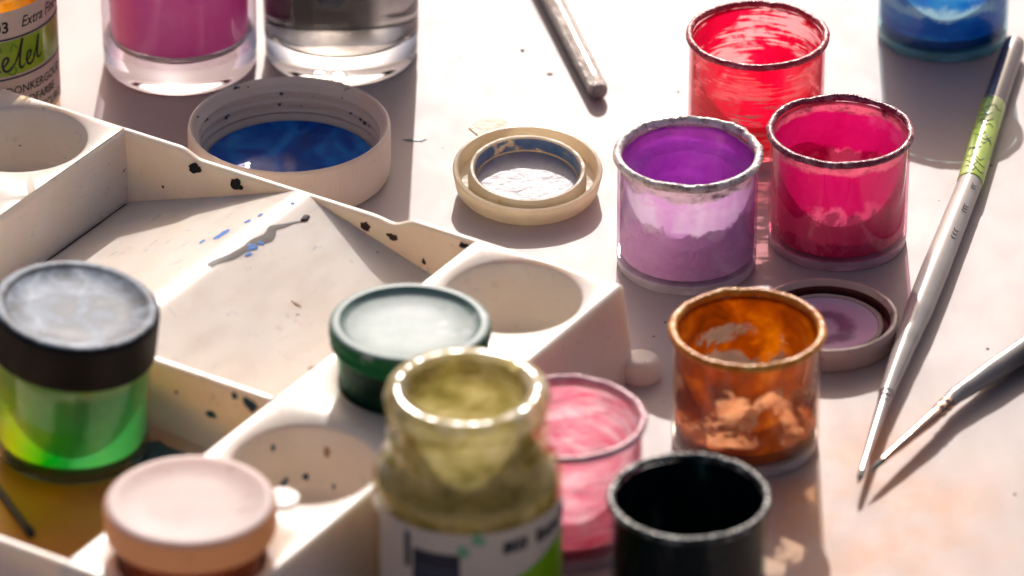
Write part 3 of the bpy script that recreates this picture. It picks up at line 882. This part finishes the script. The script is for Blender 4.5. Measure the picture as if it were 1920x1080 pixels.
def olive_bottle():
    R = 1.70
    t = thing('ink_bottle', 'open empty ink bottle smeared with olive residue in the foreground', 'bottle', (-.80, -11.95, 0), (0, 0, 0), 'labelled ink bottles')
    olive = coat('olive_residue', [(.26, (104, 98, 46)), (.42, (172, 164, 104)), (.58, (214, 206, 156)), (.72, (246, 242, 216))], .66, .12, 1.1, (1, 1, 1.4), 2, .5, None, .2, cscale=1.3, back=(3.6, .4), cstretch=(1, 1, 1.5), film=(205, 192, 130), film_a=.8)
    n = NT('stained_glare_lip')
    c = n.ramp(n.noise(1.6, off=(3, 5, 2), detail=6, rough=.65), [(.32, lin((150, 128, 60))), (.46, lin((220, 206, 150))), (.6, lin((250, 244, 222)))])  # olive smears, with the rim's sun glare painted as milky white
    sc = n.mix(.5, n.pri(c, .12), n.shader('ShaderNodeBsdfTranslucent', c))
    OLIP = n.done(n.mix(n.rng(n.noise(1.3, off=(8, 1, 1), detail=5), .35, .65, .1, .6), sc, n.shader('ShaderNodeBsdfTransparent', lin((232, 228, 196)))))
    bottle_glass(t, R, 5.0, 1.43, 1.06, (238, 232, 205), OLIP, olive)
    a0, a1 = math.radians(-66), math.radians(82)
    lab = link_mesh('paper_label', cyl_patch(R + .012, a0, a1, .28, 2.98, 60), simple('olive_label_paper', (214, 200, 180), .45, .05, 2), t)
    D = math.radians
    link_mesh('printed_block', cyl_patch(R + .02, D(-34), D(-4), .6, 2.55, 24), M['navy'], lab)
    bm = bmesh.new()
    for z in (2.18, 2.05, 1.9):
        b = cyl_patch(R + .026, D(-32), D(-5), z, z + .03, 16)
        me = bpy.data.meshes.new('x'); b.to_mesh(me); b.free(); bm.from_mesh(me); bpy.data.meshes.remove(me)
    link_mesh('printed_line', bm, simple('grey_print', (96, 96, 110), .5), lab)
    link_mesh('printed_bar', cyl_patch(R + .02, D(-40), D(-36), 2.1, 2.85, 6), M['navy'], lab)
    link_mesh('lettering', text_mesh('803  Extra Fine', .34, on_cyl(R + .01, D(22), 2.50), bold=.02, width=1.0), M['navy'], lab, weld=False)
    link_mesh('green_band', cyl_patch(R + .02, D(10), D(82), .6, 2.2, 40, lambda q: 1.75 + .5 * min(1, q * 1.3)), simple('lime_green_print', (132, 186, 0), .35, .15, 1), lab)
    for a, z in ((7, 2.86), (-2, 2.62)):
        link_mesh('green_dot', blob(.14, .13, .012, a, 16, on_cyl(R + .014, D(a), z)), simple('pale_green_print', (120, 176, 130), .5), lab)
olive_bottle()

# ------------------------------------------------------------------ lidded jars standing in the palette
def loc_world(u, ww, z):
    c, s = math.cos(TH), math.sin(TH)
    return (c * u + s * ww, -3.7 + s * u - c * ww, z)

def black_lid_jar():
    x, y, z = loc_world(-5.22, 7.27, .70)
    t = thing('paint_jar', 'squat glass jar of green paint with a dusty black lid showing painted white reflections', 'jar', (x, y, z), (0, math.radians(2.5), 0), 'lidded paint jars')
    R = 1.47
    link_mesh('base', lathe([(0, .0), (R - .2, .0)] + arc(R - .14, .1, .1, -90, 0, 4) + [(R, .26), (R - .06, .3), (0, .3)], 96), glass('dark_foot_glass', (170, 190, 180), 1.5), t)
    link_mesh('glass_wall', lathe([(R, .2), (R, 1.9), (R - .06, 2.1), (R - .1, 2.35)], 96), clear('jar_wall', (235, 245, 225), .04, .05, .8, 3.5), t)
    n = NT('green_paint')
    a = n.noise(.7, off=(2, 1, 0), detail=4)
    xx = n.rng(n.axis(0), -1.3, .9, 0, 1)
    c = n.ramp(n.math('ADD', n.math('MULTIPLY', a, .45), n.math('MULTIPLY', xx, .6)), [(.2, lin((236, 226, 0))), (.36, lin((130, 205, 0))), (.48, lin((0, 172, 10))), (.68, lin((0, 150, 70))), (.82, lin((90, 200, 140)))])
    c = n.mixc(n.rng(n.axis(2), 1.75, 2.0, 0, .6), c, lin((190, 216, 96)))
    d = n.pri(c, .2)
    paint = n.mix(.7, d, n.shader('ShaderNodeBsdfTranslucent', c))
    k = n.rng(n.axis(1), .0, .8, 0, .9)     # far wall made see-through to let sun into the paint
    m = n.done(n.mix(k, paint, n.shader('ShaderNodeBsdfTransparent', lin((225, 250, 200)))))
    link_mesh('paint', lathe([(0, .33), (R - .2, .33)] + arc(R - .16, .43, .1, -90, 0, 4) + [(R - .05, 1.87), (R - .12, 2.05)], 96), m, t)
    n = NT('dusty_glare_black_plastic')
    dust = n.noise(1.5, off=(3, 2, 0), detail=6, rough=.62, dist=.6)  # drives both the dust and the white reflections painted on the lid top
    up = n.node('ShaderNodeNewGeometry')
    sp = n.node('ShaderNodeSeparateXYZ')
    n.t.links.new(up.outputs['True Normal'], sp.inputs[0])
    k = n.math('MULTIPLY', n.rng(sp.outputs[2], .7, .97), n.rng(dust, .36, .62, .3, 1))
    c = n.mixc(k, lin((6, 6, 9)), n.ramp(dust, [(.42, lin((112, 128, 146))), (.6, lin((168, 182, 196))), (.7, lin((222, 228, 234)))]))  # dust on the lid top, with white reflections painted into the palest tones
    m = n.done(n.pri(c, n.rng(dust, .3, .7, .45, .6), n.bump(n.noise(5, detail=5), .1), **{'Specular IOR Level': .2}))
    ld = link_mesh('lid', lathe([(0, 0), (R + .03, .0), (R + .09, .04), (R + .1, .75)] + arc(R - .02, .85, .12, 0, 90, 6) + [(R - .12, .97), (R - .18, .93), (.8, .92), (0, .92)], 96), m, t)
    ld.location = (0, 0, 2.17 * CM)
    ld.rotation_euler = (math.radians(2), math.radians(4), 0)
black_lid_jar()

def green_lid_pot():
    x, y, z = loc_world(0, 3.575, .56)
    t = thing('paint_jar', 'dark green paint pot with a pale dished lid sitting in a palette well', 'jar', (x, y, z), (0, 0, 0), 'lidded paint jars')
    R = 1.29
    link_mesh('base', lathe([(0, 0), (R - .1, 0), (R - .01, .08), (R, .2), (0, .2)], 64), glass('green_foot_glass', (170, 205, 185)), t)
    link_mesh('glass_wall', lathe([(R, .15), (R + .04, 1.2), (R + .1, 2.3)], 96), clear('green_pot_wall', (215, 235, 222), .04, .02, .12, 5), t)
    link_mesh('paint', lathe([(0, .22), (R - .1, .22), (R - .04, .3), (R + .0, 1.2), (R + .05, 2.25), (0, 2.25)], 96),
              coat('deep_green_paint', [(.3, (2, 40, 34)), (.55, (4, 70, 50)), (.8, (20, 110, 66))], 1.2, .05, 1, (1, 1, 1), 2, .2, None, .3, spec=.1), t)
    n = NT('green_tinted_lid')
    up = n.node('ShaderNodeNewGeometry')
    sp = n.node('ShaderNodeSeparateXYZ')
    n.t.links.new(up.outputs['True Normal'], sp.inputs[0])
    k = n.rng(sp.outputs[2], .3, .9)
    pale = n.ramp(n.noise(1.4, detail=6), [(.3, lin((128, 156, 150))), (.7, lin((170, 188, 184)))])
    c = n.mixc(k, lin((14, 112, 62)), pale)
    c = n.mixc(n.rng(n.noise(2.1, (1, 1, 1), (9, 2, 7), 7, .72), .57, .68, 0, .55), c, lin((96, 140, 124)))
    c = n.mixc(n.rng(n.noise(1.3, (1, 1, 1), (2, 5, 7), 6, .7), .58, .66, 0, .5), c, lin((232, 238, 236)))
    m = n.done(n.mix(.2, n.pri(c, .42, n.bump(n.noise(5, detail=4), .1), **{'Specular IOR Level': .15}), n.shader('ShaderNodeBsdfTranslucent', c)))
    L = 1.52
    ld = link_mesh('lid', lathe([(0, 0), (L - .14, 0), (L - .05, .03), (L - .02, .10), (L - .05, .2), (L - .0, .26), (L, .42)] + arc(L - .08, .44, .08, 0, 90, 4) + [(L - .18, .52), (L - .26, .44), (L - .34, .415), (.6, .40), (0, .40)], 96), m, t)
    ld.location = (0, 0, 2.16 * CM)
    ld.rotation_euler = (math.radians(-1.5), math.radians(1), 0)
green_lid_pot()

def peach_lid_pot():
    x, y, z = loc_world(-.12, 10.55, .56)
    t = thing('paint_jar', 'paint pot closed by a peach pink lid with pull tab, nearest corner', 'jar', (x, y, z), (0, 0, 0), 'lidded paint jars')
    R = 1.28
    link_mesh('glass_wall', lathe([(0, 0), (R - .08, 0), (R, .1), (R + .03, 1.9)], 64), clear('peach_pot_wall', (245, 225, 210), .04, .05, .8, 3.5), t)
    pe = milky('peach_paint', (226, 150, 100), .3, .3)
    link_mesh('paint', lathe([(0, .12), (R - .12, .12), (R - .06, .2), (R - .03, 1.6), (0, 1.6)], 64), pe, t)
    n = NT('peach_lid_plastic')
    up = n.node('ShaderNodeNewGeometry')
    sp = n.node('ShaderNodeSeparateXYZ')
    n.t.links.new(up.outputs['True Normal'], sp.inputs[0])
    pale = n.ramp(n.noise(1.0, detail=5), [(.3, lin((238, 222, 218))), (.7, lin((248, 238, 236)))])
    c = n.mixc(n.rng(sp.outputs[2], .4, .95), lin((252, 204, 150)), pale)
    c = n.mixc(n.rng(n.noise(1.9, (1, 1, 1), (4, 2, 7), 7, .72), .58, .68, 0, .5), c, lin((206, 150, 124)))
    c = n.mixc(n.rng(n.noise(6.0, (1, .25, 1), (1, 2, 3), 4, .6), .66, .72, 0, .5), c, lin((190, 160, 150)))
    m = n.done(n.mix(.35, n.pri(c, .5, n.bump(n.noise(5, detail=4), .08), **{'Specular IOR Level': .3}), n.shader('ShaderNodeBsdfTranslucent', c)))
    L = 1.55
    ld = link_mesh('lid', lathe([(0, 0), (L - .1, 0), (L - .02, .05), (L, .18), (L, .5)] + arc(L - .14, .52, .14, 0, 90, 6) + [(L - .24, .655), (L - .36, .61), (.7, .60), (0, .60)], 96), m, t)
    ld.location = (0, 0, 1.82 * CM)
    bm = bmesh.new()
    bmesh.ops.create_cone(bm, cap_ends=True, segments=32, radius1=.32, radius2=.32, depth=.1)
    for v in bm.verts:
        v.co += Vector((L + .06, .28, .46))
    link_mesh('pull_tab', bm, milky('clear_tab', (232, 220, 208), .3, .5), ld)
peach_lid_pot()

# ------------------------------------------------------------------ brushes and sticks
def interp(pts, n):
    out = []
    for (p, r), (q, s) in zip(pts[:-1], pts[1:]):
        p, q = Vector(p), Vector(q)
        for k in range(n):
            f = k / n
            out.append((p.lerp(q, f), r + (s - r) * (f * f * (3 - 2 * f))))
    out.append((Vector(pts[-1][0]), pts[-1][1]))
    return [o[0] for o in out], [o[1] for o in out]

def part_tube(name, base, pts, mat, t, n=8, seg=24):
    p, r = interp([((Vector(a) - Vector(base)), b) for a, b in pts], n)
    return link_mesh(name, tube(p, r, seg), mat, t)

def brush_long():
    b = (10.76, 9.77, 0)
    t = thing('paint_brush', 'long grey paint brush with green taped band along the right side', 'brush', b, group='paint brushes')
    E, A, B, C, D, F, T = (10.76, 9.77, .27), (10.11, 7.03, .28), (9.39, 3.73, .28), (8.43, .12, .30), (7.63, -2.92, .31), (7.21, -4.55, .31), (6.59, -7.34, .30)
    lerp = lambda p, q, f: tuple(Vector(p).lerp(Vector(q), f))
    dark = simple('brown_grey_lacquer', (84, 66, 68), .25, .1, 3, .03, 10, **{'Coat Weight': .7, 'Coat Roughness': .06})
    part_tube('handle_end', b, [(lerp(E, A, -.07), .05), (lerp(E, A, -.055), .15), (lerp(E, A, -.02), .225), (lerp(E, A, .08), .245), (A, .255)], dark, t)
    n = NT('lime_tape')
    c = n.ramp(n.noise(1.0, detail=4), [(.3, lin((158, 200, 14))), (.7, lin((190, 222, 40)))])
    lime = n.done(n.pri(c, .22, **{'Coat Weight': .6}))
    part_tube('green_band', b, [(lerp(A, B, -.004), .262), (lerp(A, B, .004), .272), (lerp(A, B, .996), .272), (lerp(A, B, 1.004), .262)], lime, t)
    # scribbled lettering on the band
    ax = (Vector(B) - Vector(A)).normalized()
    sx = ax.cross(Vector((0, 0, 1))).normalized()
    sy = sx.cross(ax).normalized()
    o = Vector(A) - Vector(b)
    def on_band(x, y, l):
        a = x / .275
        return o + ax * y + (sx * math.sin(a) + sy * math.cos(a)) * (.275 + l)
    bm = bmesh.new()
    rnd = random.Random(11)
    y = .12
    L = (Vector(B) - Vector(A)).length
    while y < L - .25:
        s = rnd.choice([1, -1])
        for q in range(2):
            x0 = rnd.uniform(-.30, .05)
            pts = [(x0, y), (x0 + .09, y + rnd.uniform(.05, .2) * s), (x0 + .18, y + rnd.uniform(-.05, .14)), (x0 + .28, y + rnd.uniform(-.1, .12))]
            ribbon(pts, [.012, .022, .02, .01], on_band, bm, lift=.006)
        y += rnd.uniform(.2, .34)
    link_mesh('handwriting', bm, simple('olive_ink', (52, 74, 10), .4), t)
    part_tube('handle', b, [(B, .255), (lerp(B, C, .5), .268), (C, .285), (lerp(C, D, .45), .275), (lerp(C, D, .8), .235), (D, .205), (F, .15)], M['silver_lacquer'], t)
    part_tube('ferrule', b, [(F, .135), (lerp(F, T, .02), .125), (lerp(F, T, .05), .14), (lerp(F, T, .08), .115), (lerp(F, T, .10), .13), (lerp(F, T, .14), .115), (T, .065)], M['steel'], t)
    part_tube('bristles', b, [(T, .06), (lerp(F, T, 1.06), .06), (lerp(F, T, 1.13), .02), (lerp(F, T, 1.15), .004)], M['bristle'], t)
    bm = bmesh.new()
    axh = (Vector(C) - Vector(B)).normalized(); sxh = axh.cross(Vector((0, 0, 1))).normalized(); syh = sxh.cross(axh).normalized()
    for k, f in enumerate((.10, .13, .34, .37, .40, .62, .66, .70)):
        oo = Vector(lerp(B, C, f)) - Vector(b)
        rr = .2575 + .02 * f + .008
        mp = lambda x, y, l, oo=oo, rr=rr: oo + axh * y + (sxh * math.sin(x / rr) + syh * math.cos(x / rr)) * (rr + l)
        ribbon([(-.24, 0), (-.16, .05), (-.12, -.03)], [.02, .03, .02], mp, bm, lift=.006)
    link_mesh('stamped_lettering', bm, M['bristle'], t)
brush_long()

def brush_short():
    b = (10.0, -2.95, 0)
    t = thing('paint_brush', 'thin brush with copper ferrule lying against the dark case', 'brush', b, group='paint brushes')
    E, A, B, T = (10.05, -2.78, .27), (8.52, -4.62, .30), (8.05, -5.42, .32), (7.0, -6.98, .33)
    lerp = lambda p, q, f: tuple(Vector(p).lerp(Vector(q), f))
    part_tube('handle', b, [(E, .25), (lerp(E, A, .4), .235), (lerp(E, A, .8), .185), (A, .16), (lerp(A, B, .3), .14)], M['silver_lacquer'], t)
    part_tube('ferrule', b, [(lerp(A, B, .3), .135), (lerp(A, B, .4), .15), (lerp(A, B, .5), .125), (lerp(A, B, .65), .15), (lerp(A, B, .8), .125), (B, .13), (lerp(B, T, .5), .10), (T, .065)], M['copper'], t)
    part_tube('bristles', b, [(T, .06), (lerp(B, T, 1.1), .055), (lerp(B, T, 1.25), .02), (lerp(B, T, 1.3), .004)], M['bristle'], t)
brush_short()

def silver_rod():
    b = (1.83, 7.8, 0)
    t = thing('paint_brush', 'glittery silver rounded brush handle lying alone at the top of the table', 'brush', group='paint brushes')
    t.location = tuple(v * CM for v in b)
    n = NT('glitter_silver')
    v = n.node('ShaderNodeTexVoronoi')
    v.inputs['Scale'].default_value = 22
    n.t.links.new(n.coord(), v.inputs['Vector'])
    c = n.ramp(n.noise(2.0, (1, 1, 1), (1, 1, 1), 5), [(.3, lin((140, 132, 124))), (.7, lin((206, 200, 196)))])
    bump = n.bump(v.outputs['Distance'], .8, .0008)
    m = n.done(n.pri(c, .2, bump, Metallic=.7, **{'Coat Weight': .5, 'Coat Roughness': .05}))
    D = Vector((-.96, 4.18, 0)).normalized()
    p0 = Vector((1.86, 7.72, .22))
    pts = []
    for s, r in ((-.0, .06), (.03, .12), (.09, .185), (.2, .215), (2, .225), (6, .235)):
        pts.append((tuple(p0 + D * s + Vector((0, 0, s * .002))), r))
    part_tube('glitter_handle', b, pts, m, t, 6, 28)
    part_tube('ferrule', b, [(tuple(p0 + D * 6), .20), (tuple(p0 + D * 6.2), .21), (tuple(p0 + D * 8.5), .15)], M['steel'], t)
    part_tube('bristles', b, [(tuple(p0 + D * 8.5), .14), (tuple(p0 + D * 9.2), .16), (tuple(p0 + D * 10.2), .02)], M['bristle'], t)
silver_rod()

def stick():
    x0, y0, z0 = -8.85, -10.0, .63
    t = thing('stirring_stick', 'thin dark stirring stick lying in the yellow mixing tray', 'stick', (x0, y0, z0))
    m = simple('dark_olive_wood', (64, 54, 30), .5, .3, 3, .2, 12)
    d = Vector((-9.62, -8.50, .72)) - Vector((x0, y0, z0))
    pts = [((0, 0, 0), .05), (tuple(d * .02), .075), (tuple(d * 1.5), .08)]
    p, r = interp(pts, 6)
    link_mesh('shaft', tube(p, r, 14), m, t)
    link_mesh('paint_dipped_tip', tube([tuple(-d * .03), tuple(d * .0), tuple(d * .1)], [.05, .085, .085], 14), M['black_paint'], t)
stick()

def dark_case():
    t = thing('brush_case', 'black case whose edge shows at the right border', 'case', (11.42, -5.6, 0), (0, 0, math.radians(-3.0)))
    m = simple('black_case_plastic', (24, 20, 20), .4, .2, 2, .1, 6)
    def box(sx, sy, z0, z1):
        bm = bmesh.new()
        bmesh.ops.create_cube(bm, size=1)
        for v in bm.verts:
            v.co = Vector((v.co.x * sx, v.co.y * sy, z0 + (v.co.z + .5) * (z1 - z0)))
        bmesh.ops.bevel(bm, geom=bm.edges[:], offset=.1, segments=3, affect='EDGES')
        return bm
    link_mesh('case_bottom', box(2.6, 10.4, 0, .5), m, t)
    link_mesh('case_lid', box(2.56, 10.36, .51, .95), m, t)
dark_case()

# crumbs and specks on the table
bm = bmesh.new()
rnd = random.Random(21)
for i in range(70):
    x, y, sz = rnd.uniform(-9, 11), rnd.uniform(-12, 13), rnd.choice([.012, .015, .02, .03])
    b = blob(sz, sz * rnd.uniform(.5, 1), sz * .6, i, 7, lambda X, Y, l, x=x, y=y: (x + X, y + Y, l + .001))
    me = bpy.data.meshes.new('dust'); b.to_mesh(me); b.free(); bm.from_mesh(me); bpy.data.meshes.remove(me)
o = link_mesh('dust', bm, M['grey_paint'], weld=False)
o['kind'] = 'stuff'
o['label'] = 'fine grey paint dust scattered over the table'
for i, (x, y, a, b, m) in enumerate([(.23, 10.05, .05, .04, 'grey_paint'), (.81, 8.99, .07, .035, 'ochre_paint')]):
    o = link_mesh('dried_paint_crumb', blob(a, b, .03, i + 3, 14, lambda X, Y, l, x=x, y=y: (X, Y, l + .001)), M[m])
    o.location = (x * CM, y * CM, 0)
    o['label'] = ['tiny grey dried paint crumb left of the silver handle', 'tiny ochre dried paint crumb below the grey one'][i]
    o['category'] = 'crumb'
o = link_mesh('paint_streak', blob(.26, .05, .015, 9, 18, lambda X, Y, l: (X, Y, l + .001)), M['speck'])
o.location = (-2.05 * CM, 6.08 * CM, 0)
o['label'] = 'small teal paint streak on the table right of the white cap'
o['category'] = 'paint mark'
